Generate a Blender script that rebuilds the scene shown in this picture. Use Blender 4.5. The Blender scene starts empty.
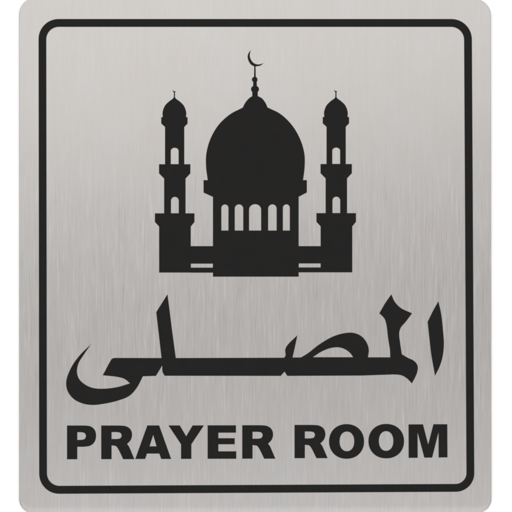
import bpy, math
from mathutils import Vector

PX = 0.0003                      # one unit of the sign's artwork grid, in metres
scene = bpy.context.scene
col = scene.collection

def P(x, y):                     # artwork grid -> sign plane (x right, z up, origin at sign centre)
    return ((x - 256.0) * PX, (256.0 - y) * PX)

# ------------------------------------------------------------------ materials
def new_mat(name):
    m = bpy.data.materials.new(name)
    m.use_nodes = True
    nt = m.node_tree
    nt.nodes.clear()
    out = nt.nodes.new('ShaderNodeOutputMaterial')
    b = nt.nodes.new('ShaderNodeBsdfPrincipled')
    nt.links.new(b.outputs[0], out.inputs[0])
    return m, nt, b

def N(nt, kind, **kw):
    n = nt.nodes.new(kind)
    for k, v in kw.items():
        setattr(n, k, v)
    return n

def math_node(nt, op, a, b=None, c=None):
    n = nt.nodes.new('ShaderNodeMath')
    n.operation = op
    for i, v in enumerate((a, b, c)):
        if v is None:
            continue
        if isinstance(v, (int, float)):
            n.inputs[i].default_value = v
        else:
            nt.links.new(v, n.inputs[i])
    return n.outputs[0]

def streaks(nt, coord, fx, fz, seed, detail=2.0, rough=0.5):
    mp = N(nt, 'ShaderNodeMapping')
    mp.inputs['Location'].default_value = (seed * 3.17, seed * 1.3, seed * 7.7)
    mp.inputs['Scale'].default_value = (fx, 1.0, fz)
    nt.links.new(coord, mp.inputs['Vector'])
    nz = N(nt, 'ShaderNodeTexNoise')
    nz.inputs['Scale'].default_value = 1.0
    nz.inputs['Detail'].default_value = detail
    nz.inputs['Roughness'].default_value = rough
    nt.links.new(mp.outputs[0], nz.inputs['Vector'])
    return nz

def brushed_metal():
    m, nt, b = new_mat('brushed_steel')
    tc = N(nt, 'ShaderNodeTexCoord')
    co = tc.outputs['Object']
    fine = streaks(nt, co, 4600, 150, 1, 2)         # hair-fine brushing
    mid = streaks(nt, co, 2700, 105, 2, 2)          # single streaks a few tenths of a millimetre wide
    long_ = streaks(nt, co, 2300, 22, 6, 1)         # long straight hairlines
    wide = streaks(nt, co, 260, 45, 3, 1)           # broad brushing bands
    blot = streaks(nt, co, 95, 70, 4, 1)            # faint tint blotches
    def peak(n, lo, hi):
        r = N(nt, 'ShaderNodeMapRange')
        r.inputs['From Min'].default_value = lo
        r.inputs['From Max'].default_value = hi
        nt.links.new(n.outputs['Fac'], r.inputs['Value'])
        return r.outputs[0]
    s = math_node(nt, 'MULTIPLY_ADD', fine.outputs['Fac'], 0.24, -0.12)
    s = math_node(nt, 'ADD', s, math_node(nt, 'MULTIPLY_ADD', long_.outputs['Fac'], 0.12, -0.06))
    s = math_node(nt, 'ADD', s, math_node(nt, 'MULTIPLY_ADD', wide.outputs['Fac'], 0.06, -0.03))
    s = math_node(nt, 'ADD', s, math_node(nt, 'MULTIPLY', peak(mid, 0.57, 0.76), 0.15))     # bright scratches
    s = math_node(nt, 'SUBTRACT', s, math_node(nt, 'MULTIPLY', peak(mid, 0.37, 0.24), 0.13))  # dark ones
    # streak colour contrast is stronger on the lower two thirds of the plate
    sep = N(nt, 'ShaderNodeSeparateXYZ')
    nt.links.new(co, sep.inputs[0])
    streak_gain = N(nt, 'ShaderNodeMapRange')
    streak_gain.interpolation_type = 'SMOOTHSTEP'
    streak_gain.inputs['From Min'].default_value = 0.045
    streak_gain.inputs['From Max'].default_value = 0.0
    streak_gain.inputs['To Min'].default_value = 0.35
    streak_gain.inputs['To Max'].default_value = 1.0
    nt.links.new(sep.outputs['Z'], streak_gain.inputs['Value'])
    s = math_node(nt, 'MULTIPLY', s, streak_gain.outputs[0])
    low = N(nt, 'ShaderNodeMapRange')               # and a little weaker again towards the foot
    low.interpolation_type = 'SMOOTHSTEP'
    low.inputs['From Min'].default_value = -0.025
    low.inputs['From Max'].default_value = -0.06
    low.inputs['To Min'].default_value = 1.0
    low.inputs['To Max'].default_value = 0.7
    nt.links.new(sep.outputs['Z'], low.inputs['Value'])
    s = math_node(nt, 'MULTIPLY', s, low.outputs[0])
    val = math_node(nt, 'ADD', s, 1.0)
    tint = N(nt, 'ShaderNodeValToRGB')
    tint.color_ramp.elements[0].position = 0.3
    tint.color_ramp.elements[0].color = METAL_A
    tint.color_ramp.elements[1].position = 0.7
    tint.color_ramp.elements[1].color = METAL_B
    nt.links.new(blot.outputs['Fac'], tint.inputs[0])
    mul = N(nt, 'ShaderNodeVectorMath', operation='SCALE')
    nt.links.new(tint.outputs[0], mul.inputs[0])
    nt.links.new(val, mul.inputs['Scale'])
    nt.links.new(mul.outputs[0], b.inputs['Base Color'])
    b.inputs['Metallic'].default_value = 1.0
    r = math_node(nt, 'MULTIPLY_ADD', mid.outputs['Fac'], 0.10, 0.27)
    nt.links.new(r, b.inputs['Roughness'])
    h = math_node(nt, 'ADD', math_node(nt, 'MULTIPLY', fine.outputs['Fac'], 0.5), mid.outputs['Fac'])
    bp = N(nt, 'ShaderNodeBump')
    bp.inputs['Strength'].default_value = 0.25
    bp.inputs['Distance'].default_value = 0.00003
    nt.links.new(h, bp.inputs['Height'])
    nt.links.new(bp.outputs[0], b.inputs['Normal'])
    return m

def ink():
    m, nt, b = new_mat('black_ink')
    tc = N(nt, 'ShaderNodeTexCoord')
    nz = N(nt, 'ShaderNodeTexNoise')
    nz.inputs['Scale'].default_value = 260
    nz.inputs['Detail'].default_value = 3
    nt.links.new(tc.outputs['Object'], nz.inputs['Vector'])
    rp = N(nt, 'ShaderNodeValToRGB')
    rp.color_ramp.elements[0].color = (0.0046, 0.0042, 0.0041, 1)
    rp.color_ramp.elements[1].color = (0.0074, 0.0068, 0.0066, 1)
    nt.links.new(nz.outputs['Fac'], rp.inputs[0])
    nt.links.new(rp.outputs[0], b.inputs['Base Color'])
    b.inputs['Roughness'].default_value = 0.55
    b.inputs['Specular IOR Level'].default_value = 0.12
    # the ink carries a trace of the brushing underneath
    st = streaks(nt, tc.outputs['Object'], 1400, 60, 5, 2)
    bp = N(nt, 'ShaderNodeBump')
    bp.inputs['Strength'].default_value = 0.12
    bp.inputs['Distance'].default_value = 0.00002
    nt.links.new(st.outputs['Fac'], bp.inputs['Height'])
    nt.links.new(bp.outputs[0], b.inputs['Normal'])
    return m

def white_paint():
    m, nt, b = new_mat('white_paint')
    tc = N(nt, 'ShaderNodeTexCoord')
    nz = N(nt, 'ShaderNodeTexNoise')
    nz.inputs['Scale'].default_value = 300
    nt.links.new(tc.outputs['Object'], nz.inputs['Vector'])
    rp = N(nt, 'ShaderNodeValToRGB')
    rp.color_ramp.elements[0].color = (0.88, 0.88, 0.88, 1)
    rp.color_ramp.elements[1].color = (0.92, 0.92, 0.92, 1)
    nt.links.new(nz.outputs['Fac'], rp.inputs[0])
    nt.links.new(rp.outputs[0], b.inputs['Base Color'])
    b.inputs['Roughness'].default_value = 0.7
    return m

METAL_A = (0.349, 0.333, 0.327, 1)
METAL_B = (0.350, 0.341, 0.337, 1)
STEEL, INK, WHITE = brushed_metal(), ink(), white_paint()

# ------------------------------------------------------------------ outlines
def outline(pts, n=8):
    """Points (x, y) are corners, (x, y, 1) lie on a smooth run between corners (Catmull-Rom)."""
    k = len(pts)
    corners = [i for i in range(k) if len(pts[i]) == 2]
    res = []
    if not corners:
        seq = [Vector(p[:2]) for p in pts]
        for i in range(k):
            a, b, c, d = seq[i - 1], seq[i], seq[(i + 1) % k], seq[(i + 2) % k]
            for j in range(n):
                res.append(cr(a, b, c, d, j / n))
        return res
    for ci, i0 in enumerate(corners):
        i1 = corners[(ci + 1) % len(corners)]
        run = [i0]
        i = (i0 + 1) % k
        while i != i1:
            run.append(i)
            i = (i + 1) % k
        run.append(i1)
        q = [Vector(pts[i][:2]) for i in run]
        if len(q) == 2:
            res.append(q[0])
            continue
        q = [q[0] * 2 - q[1]] + q + [q[-1] * 2 - q[-2]]
        for s in range(len(q) - 3):
            for j in range(n):
                res.append(cr(q[s], q[s + 1], q[s + 2], q[s + 3], j / n))
    return res

def cr(a, b, c, d, t):
    # centripetal Catmull-Rom
    def step(p, q):
        return max((q - p).length ** 0.5, 1e-6)
    t0 = 0.0
    t1 = t0 + step(a, b); t2 = t1 + step(b, c); t3 = t2 + step(c, d)
    u = t1 + (t2 - t1) * t
    A1 = a * ((t1 - u) / (t1 - t0)) + b * ((u - t0) / (t1 - t0))
    A2 = b * ((t2 - u) / (t2 - t1)) + c * ((u - t1) / (t2 - t1))
    A3 = c * ((t3 - u) / (t3 - t2)) + d * ((u - t2) / (t3 - t2))
    B1 = A1 * ((t2 - u) / (t2 - t0)) + A2 * ((u - t0) / (t2 - t0))
    B2 = A2 * ((t3 - u) / (t3 - t1)) + A3 * ((u - t1) / (t3 - t1))
    return B1 * ((t2 - u) / (t2 - t1)) + B2 * ((u - t1) / (t2 - t1))

def rounded(corners, r, n=12):
    """A quad TL, TR, BR, BL with arcs of radius r (one value or four)."""
    rs = r if isinstance(r, (list, tuple)) else [r] * 4
    res = []
    for i in range(4):
        p = Vector(corners[i]); a = Vector(corners[i - 1]); b = Vector(corners[(i + 1) % 4])
        da, db = (a - p).normalized(), (b - p).normalized()
        half = math.acos(max(-1, min(1, da.dot(db)))) / 2
        t = rs[i] / math.tan(half)
        c = p + (da + db).normalized() * (rs[i] / math.sin(half))
        s, e = p + da * t - c, p + db * t - c
        a0 = math.atan2(s.y, s.x); a1 = math.atan2(e.y, e.x)
        d = (a1 - a0 + math.pi) % (2 * math.pi) - math.pi
        for j in range(n + 1):
            w = a0 + d * j / n
            res.append(c + Vector((math.cos(w), math.sin(w))) * rs[i])
    return res

def link(name, data, parent=None, mat=None, label=None):
    o = bpy.data.objects.new(name, data)
    col.objects.link(o)
    if parent is not None:
        o.parent = parent
    if mat is not None:
        data.materials.append(mat)
    if label:
        o['label'] = label
    return o

def printed(name, loops, parent, label=None, thick=0.00006, shift=(0, 0)):
    """A thin layer of ink on the plate's face, cut to the given outlines (inner loops are holes)."""
    cu = bpy.data.curves.new(name, 'CURVE')
    cu.dimensions = '2D'
    cu.fill_mode = 'BOTH'
    cu.extrude = 0.5 * thick
    for lp in loops:
        sp = cu.splines.new('POLY')
        sp.points.add(len(lp) - 1)
        for q, p in zip(sp.points, lp):
            x, z = P(p[0] + shift[0], p[1] + shift[1])
            q.co = (x, z, 0, 1)
        sp.use_cyclic_u = True
    tmp = bpy.data.objects.new(name + '_outline', cu)
    col.objects.link(tmp)
    bpy.context.view_layer.update()
    dg = bpy.context.evaluated_depsgraph_get()
    me = bpy.data.meshes.new_from_object(tmp.evaluated_get(dg))
    bpy.data.objects.remove(tmp)
    bpy.data.curves.remove(cu)
    me.name = name
    for v in me.vertices:                      # stand it up: curve y -> z, curve z -> depth
        x, y, z = v.co
        v.co = (x, -z - 0.5 * thick + 0.00001, y)
    me.materials.clear()
    for p in me.polygons:
        p.use_smooth = False
        p.material_index = 0
    return link(name, me, parent, INK, label)

def group_of_parts(name, parent, label=None):
    o = bpy.data.objects.new(name, None)
    o.empty_display_size = 0.01
    col.objects.link(o)
    o.parent = parent
    if label:
        o['label'] = label
    return o

# ------------------------------------------------------------------ the wall behind
me = bpy.data.meshes.new('wall')
S = 1.2
TH = 0.0015                                   # plate thickness
me.from_pydata([(-S, TH, -S), (S, TH, -S), (S, TH, S), (-S, TH, S)], [], [(0, 1, 2, 3)])
wall = link('wall', me, None, WHITE)
wall['kind'] = 'structure'

# ------------------------------------------------------------------ the sign
sign = bpy.data.objects.new('door_sign', None)
sign.empty_display_size = 0.02
col.objects.link(sign)
sign['label'] = 'brushed steel prayer room sign with black mosque emblem and rounded corners on white wall'
sign['category'] = 'sign'

def plate():
    TL, TR, BR, BL = (19.0, -2.2), (491.1, -0.9), (491.6, 513.0), (19.0, 513.4)
    def ring(l, t, r, b, rad):
        return rounded([(TL[0] + l, TL[1] + t), (TR[0] - r, TR[1] + t), (BR[0] - r, BR[1] - b), (BL[0] + l, BL[1] - b)], rad)
    rings = [(ring(0, 0, 0, 0, [16.5, 16.5, 14.2, 14.2]), TH - 0.00001)]
    rings.append((ring(0, 0, 0, 0, [16.5, 16.5, 14.2, 14.2]), 0.00020))
    rings.append((ring(0.25, 0.25, 0.25, 0.3, [16.3, 16.3, 14.0, 14.0]), 0.00013))
    # the lower edge rolls back a little
    for k, (ins, d) in enumerate([(1.2, 0.000095), (2.4, 0.00006), (3.6, 0.000033), (4.8, 0.000015), (6.0, 0.000004), (7.2, 0.0)]):
        e = 0.3 + 0.06 * k
        rings.append((ring(e, e, e, ins, [16.2 - 0.1 * k] * 2 + [13.9 - 0.1 * k] * 2), d))
    vs, fs = [], []
    n = len(rings[0][0])
    for lp, d in rings:
        for p in lp:
            x, z = P(p[0], p[1])
            vs.append((x, d, z))
    for k in range(len(rings) - 1):
        for i in range(n):
            j = (i + 1) % n
            fs.append((k * n + i, k * n + j, (k + 1) * n + j, (k + 1) * n + i))
    fs.append(tuple((len(rings) - 1) * n + i for i in range(n)))
    fs.append(tuple(reversed(range(n))))
    m = bpy.data.meshes.new('plate')
    m.from_pydata(vs, [], fs)
    import bmesh
    bm = bmesh.new(); bm.from_mesh(m)
    bmesh.ops.recalc_face_normals(bm, faces=bm.faces)
    bm.to_mesh(m); bm.free()
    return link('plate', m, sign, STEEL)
plate()

# border line
printed('border_line', [
    rounded([(38.5, 19.0), (471.8, 19.0), (474.4, 491.7), (39.2, 493.9)], [20, 20.5, 18.5, 20]),
    rounded([(46.3, 26.9), (464.0, 26.9), (466.5, 483.9), (47.0, 485.9)], [12.5, 13, 11, 12.5]),
], sign, 'black rounded rectangle outline')

# ------------------------------------------------------------------ mosque emblem
emblem = group_of_parts('mosque_emblem', sign, 'black mosque silhouette with dome and two minarets')

def arch(x0, x1, y0, y1, ry=None):
    """window opening with a round head: x0..x1, top y0, bottom y1"""
    rx = (x1 - x0) / 2
    ry = ry or rx
    cx = (x0 + x1) / 2
    r = [Vector((x0, y1))]
    for j in range(13):
        a = math.pi - math.pi * j / 12
        r.append(Vector((cx + rx * math.cos(a), y0 + ry - ry * math.sin(a))))
    r.append(Vector((x1, y1)))
    return r

printed('dome', [outline([
    (207.7, 180.3), (206.1, 167.5, 1), (206.2, 154.5, 1), (210.0, 139.8, 1), (218.3, 125.2, 1), (230.0, 114.3, 1), (242.7, 107.6),
    (245.2, 102.8, 1), (249.0, 98.3, 1), (252.4, 96.0), (257.6, 96.0), (261.8, 98.2, 1), (265.6, 103.0, 1), (267.5, 107.4),
    (280.5, 114.0, 1), (292.2, 125.4, 1), (300.2, 139.2, 1), (304.4, 153.6, 1), (304.7, 166.5, 1), (303.1, 180.3)])], emblem)

printed('drum', [outline([
    (203.5, 180.1), (306.9, 180.1), (306.9, 192.5), (298.7, 196.8), (298.7, 276.7), (212.9, 276.7), (212.9, 196.9), (203.5, 192.6)]),
    arch(221.4, 228.4, 204.5, 230.5), arch(234.8, 243.2, 204.4, 230.5), arch(249.1, 261.1, 204.2, 230.5, 5.4),
    arch(268.2, 276.6, 204.4, 230.5), arch(282.9, 289.8, 204.4, 230.5)], emblem, thick=0.000062)

printed('crescent_finial', [outline([
    (252.2, 96.2), (252.2, 92.0), (251.0, 89.8, 1), (251.6, 87.2, 1), (253.1, 86.0), (253.2, 82.2), (251.9, 80.0, 1), (252.5, 77.8, 1), (254.0, 76.8),
    (254.2, 66.4), (251.0, 64.6, 1), (248.7, 61.2, 1), (247.6, 56.9, 1), (248.6, 53.0, 1), (251.2, 49.8),
    (250.3, 52.2, 1), (249.8, 55.3, 1), (250.6, 58.9, 1), (252.8, 62.2, 1), (256.2, 64.2, 1), (260.2, 64.2, 1), (263.8, 63.0),
    (260.6, 65.5, 1), (255.6, 66.5), (255.8, 76.8), (257.1, 78.0, 1), (257.5, 80.2, 1), (256.7, 82.2), (256.9, 86.0),
    (258.5, 87.4, 1), (259.0, 89.8, 1), (257.8, 92.0), (257.8, 96.2)])], emblem, 'thin crescent moon on a beaded spire', thick=0.000064)

def minaret(shift):
    body = outline([
        (159.1, 272.6), (159.1, 226.6), (154.9, 222.0), (154.9, 213.3), (164.1, 213.3), (164.1, 178.6), (159.0, 173.4), (159.0, 164.2),
        (165.0, 164.2), (165.0, 127.0), (161.2, 123.6), (161.2, 117.2), (162.7, 117.1), (162.6, 112.0, 1), (165.0, 105.6, 1), (169.6, 101.0, 1), (172.4, 99.0, 1), (173.8, 97.4),
        (173.9, 92.6), (172.9, 91.4, 1), (173.0, 89.7), (173.8, 91.1, 1), (175.6, 91.2), (175.0, 92.6), (175.0, 97.4),
        (176.4, 99.0, 1), (179.2, 101.0, 1), (183.8, 105.6, 1), (186.2, 112.0, 1), (186.1, 117.1), (187.6, 117.2), (187.6, 123.6), (184.3, 127.0), (184.3, 164.2),
        (190.4, 164.2), (190.4, 173.4), (185.6, 178.6), (185.6, 213.3), (194.5, 213.3), (194.5, 222.0), (190.8, 226.6), (190.8, 272.6)])
    return printed('minaret', [body, arch(170.8, 178.6, 147.8, 164.1, 3.2), arch(171.0, 178.7, 196.9, 213.2)], emblem, shift=shift)
minaret((0, 0))
minaret((161.5, -0.2))

def box(x0, x1, y0, y1):
    return [Vector((x0, y0)), Vector((x1, y0)), Vector((x1, y1)), Vector((x0, y1))]
printed('side_wall', [box(190.7, 213.0, 246.1, 272.7), box(190.9, 212.8, 263.7, 267.6)], emblem, thick=0.000057)
printed('side_wall', [box(298.6, 320.8, 246.1, 272.4), box(298.8, 320.6, 263.5, 267.4)], emblem, thick=0.000057)

# ------------------------------------------------------------------ the Arabic word
arabic = group_of_parts('arabic_word', sign, 'black Arabic calligraphy word')
joined = outline([
    (91.2, 343.9), (79.3, 355.8, 1), (71.3, 367.3, 1), (66.3, 380.8, 1), (67.3, 390.3, 1), (73.0, 398.4, 1), (82.0, 403.3, 1), (92.5, 405.0, 1),
    (103.9, 403.8, 1), (118.0, 400.6, 1), (129.2, 396.0, 1), (136.5, 388.3, 1), (143.0, 376.3),
    (156.0, 375.9), (162.2, 365.6), (162.5, 371.8, 1), (164.6, 375.8), (280.7, 375.9), (284.5, 371.7), (287.3, 375.9), (362.0, 375.6),
    (384.4, 374.8, 1), (396.7, 374.6, 1), (401.8, 375.5, 1), (406.9, 378.4, 1), (411.8, 383.4),
    (415.2, 377.3, 1), (417.5, 371.1, 1), (417.5, 365.4, 1), (414.1, 360.9, 1), (407.9, 357.8, 1), (401.9, 354.3),
    (400.4, 344.5, 1), (399.3, 333.2, 1), (400.8, 327.7, 1), (405.9, 321.6, 1), (412.1, 313.3),
    (400.8, 307.9, 1), (394.8, 301.8, 1), (391.3, 294.3), (385.0, 303.4, 1), (379.3, 313.3), (384.4, 318.6, 1), (386.4, 325.0, 1), (388.1, 338.3, 1), (389.9, 350.0, 1),
    (390.2, 357.3), (368.0, 357.3), (368.8, 349.6, 1), (366.7, 342.6, 1), (361.5, 336.3, 1), (353.8, 332.9, 1), (344.1, 333.2, 1), (332.3, 336.8, 1),
    (319.4, 344.3, 1), (307.6, 353.4, 1), (301.0, 357.4), (292.6, 357.5), (295.4, 345.0, 1), (297.4, 335.2),
    (287.2, 345.4, 1), (285.2, 349.8, 1), (285.5, 355.4, 1), (284.2, 357.7), (175.8, 358.0),
    (171.8, 328.0), (169.1, 306.5, 1), (167.5, 294.2), (156.2, 312.1), (161.5, 358.0), (114.5, 357.9), (111.8, 358.9, 1), (110.2, 361.3, 1), (102.7, 375.3),
    (117.1, 376.9, 1), (124.4, 378.9, 1), (130.0, 383.3), (118.0, 386.9, 1), (105.7, 388.6, 1), (94.3, 388.2, 1), (86.4, 385.3, 1), (79.5, 379.5, 1), (77.0, 372.5, 1), (78.4, 363.7, 1), (83.7, 354.9, 1)])
sad_eye = outline([
    (312.8, 357.2), (321.6, 351.6, 1), (330.2, 348.2, 1), (338.8, 347.4, 1), (345.4, 349.5, 1), (350.4, 353.4, 1), (353.1, 357.2)])
printed('joined_letters', [joined, sad_eye], arabic)
printed('alef_letter', [outline([
    (438.4, 301.2), (433.0, 310.8, 1), (427.6, 321.9), (428.9, 334.2, 1), (431.3, 354.7, 1), (435.0, 375.8),
    (439.7, 366.4, 1), (442.6, 356.8, 1), (443.9, 344.5, 1), (443.0, 330.1, 1), (441.2, 314.0, 1)])], arabic)

# ------------------------------------------------------------------ the English words
def ellipse(x0, x1, y0, y1, p=2.0, n=56):
    cx, cy, rx, ry = (x0 + x1) / 2, (y0 + y1) / 2, (x1 - x0) / 2, (y1 - y0) / 2
    r = []
    for j in range(n):
        a = 2 * math.pi * j / n
        c, s = math.cos(a), math.sin(a)
        r.append(Vector((cx + rx * math.copysign(abs(c) ** (2 / p), c), cy + ry * math.copysign(abs(s) ** (2 / p), s))))
    return r

def letter_r(x, top, bot):
    """heavy grotesque R whose stem starts at x"""
    body = outline([
        (x, top), (x + 18.0, top), (x + 24.6, top + .7, 1), (x + 29.1, top + 3.6, 1), (x + 30.9, top + 8.7, 1), (x + 29.7, top + 14.2, 1), (x + 25.9, top + 18.6),
        (x + 27.4, top + 20.4, 1), (x + 28.9, top + 23.4, 1), (x + 33.2, bot), (x + 21.9, bot), (x + 17.2, top + 23.9, 1), (x + 14.9, top + 20.8, 1), (x + 12.4, top + 20.1, 1), (x + 10.4, top + 20.0), (x + 10.4, bot), (x, bot)])
    hole = outline([
        (x + 10.4, top + 6.6), (x + 15.6, top + 6.6), (x + 19.1, top + 7.4, 1), (x + 20.4, top + 10.0, 1), (x + 19.1, top + 12.7, 1), (x + 15.6, top + 13.5), (x + 10.4, top + 13.5)])
    return [body, hole]

first = group_of_parts('printed_word', sign, 'black capital word PRAYER')
printed('letter', [
    outline([(67.0, 425.5), (84.8, 425.5), (90.6, 426.4, 1), (94.8, 430.0, 1), (96.1, 435.9, 1), (94.6, 441.9, 1), (90.2, 445.7, 1), (83.6, 446.8), (77.3, 446.8), (77.3, 459.3), (67.0, 459.3)]),
    outline([(77.3, 432.2), (81.4, 432.2), (84.6, 433.1, 1), (85.9, 436.0, 1), (84.6, 438.9, 1), (81.2, 439.9), (77.3, 439.9)])], first)
printed('letter', letter_r(101.2, 425.5, 459.2), first)
printed('letter', [
    outline([(147.3, 425.4), (159.2, 425.4), (171.2, 459.0), (161.2, 459.0), (159.3, 453.6), (147.0, 453.6), (145.2, 459.0), (135.2, 459.0)]),
    outline([(153.2, 435.0), (156.5, 446.3), (149.6, 446.3)])], first)
printed('letter', [outline([(168.4, 425.4), (179.8, 425.4), (186.2, 436.2), (192.6, 425.4), (204.0, 425.4), (191.4, 444.3), (191.4, 458.9), (181.0, 458.9), (181.0, 444.3)])], first)
printed('letter', [outline([(207.6, 425.3), (236.0, 425.3), (236.0, 432.7), (218.4, 432.7), (218.4, 438.2), (234.7, 438.2), (234.7, 444.3), (218.4, 444.3), (218.4, 451.3), (236.3, 451.3), (236.3, 458.8), (207.6, 458.8)])], first)
printed('letter', letter_r(242.2, 425.2, 458.7), first)

second = group_of_parts('printed_word', sign, 'black capital word ROOM')
printed('letter', letter_r(294.5, 424.9, 458.2), second)
printed('letter', [ellipse(329.0, 364.1, 424.1, 458.8, 2.12), ellipse(339.6, 354.2, 431.6, 451.2, 2.15)], second)
printed('letter', [ellipse(368.4, 404.1, 423.9, 458.4, 2.12), ellipse(378.9, 393.3, 431.2, 450.8, 2.15)], second)
printed('letter', [outline([(408.5, 424.4), (423.0, 424.3), (428.2, 444.4), (433.4, 424.2), (447.3, 424.2), (447.5, 457.4), (438.6, 457.5), (438.5, 432.4), (432.2, 457.6), (424.3, 457.7), (417.6, 432.6), (417.7, 457.8), (408.6, 457.9)])], second)

# ------------------------------------------------------------------ camera
D = 512 * PX * 85.0 / 36.0
cam = bpy.data.cameras.new('camera')
cam.lens = 85
cam.sensor_width = 36
cam.clip_start = 0.01
cam.clip_end = 50
co = link('camera', cam)
co.location = (0, -D, 0)
co.rotation_euler = (math.radians(90), 0, 0)
scene.camera = co

# ------------------------------------------------------------------ light: white studio, softbox above and behind the camera, weak fill added below
w = bpy.data.worlds.new('World')
scene.world = w
w.use_nodes = True
bg = w.node_tree.nodes['Background']
bg.inputs[0].default_value = (1.0, 0.985, 0.975, 1)
bg.inputs[1].default_value = 1.04

def lamp(name, loc, sx, sy, power, color, tilt, roll):
    """rectangular softbox facing the sign (+y), pitched by tilt and rolled about its own axis"""
    l = bpy.data.lights.new(name, 'AREA')
    l.shape = 'RECTANGLE'
    l.size, l.size_y = sx, sy
    l.energy = power
    l.color = color
    o = link(name, l)
    o.location = loc
    o.rotation_mode = 'XYZ'
    o.rotation_euler = (math.radians(90 + tilt), math.radians(roll), 0)
    return o
lamp('softbox', (-0.05, -1.0, 0.36), 1.3, 0.56, 2.4, (0.99, 1.0, 0.965), -14, -7)
lamp('added_fill', (0.0, -1.0, -0.50), 1.2, 0.40, 1.5, (0.95, 0.985, 1.0), 18, 0)  # unseen fill, added to brighten the plate's bottom margin

scene.view_settings.view_transform = 'Standard'
scene.view_settings.look = 'None'
scene.view_settings.exposure = 0
scene.view_settings.gamma = 1
scene.cycles.filter_width = 2.0
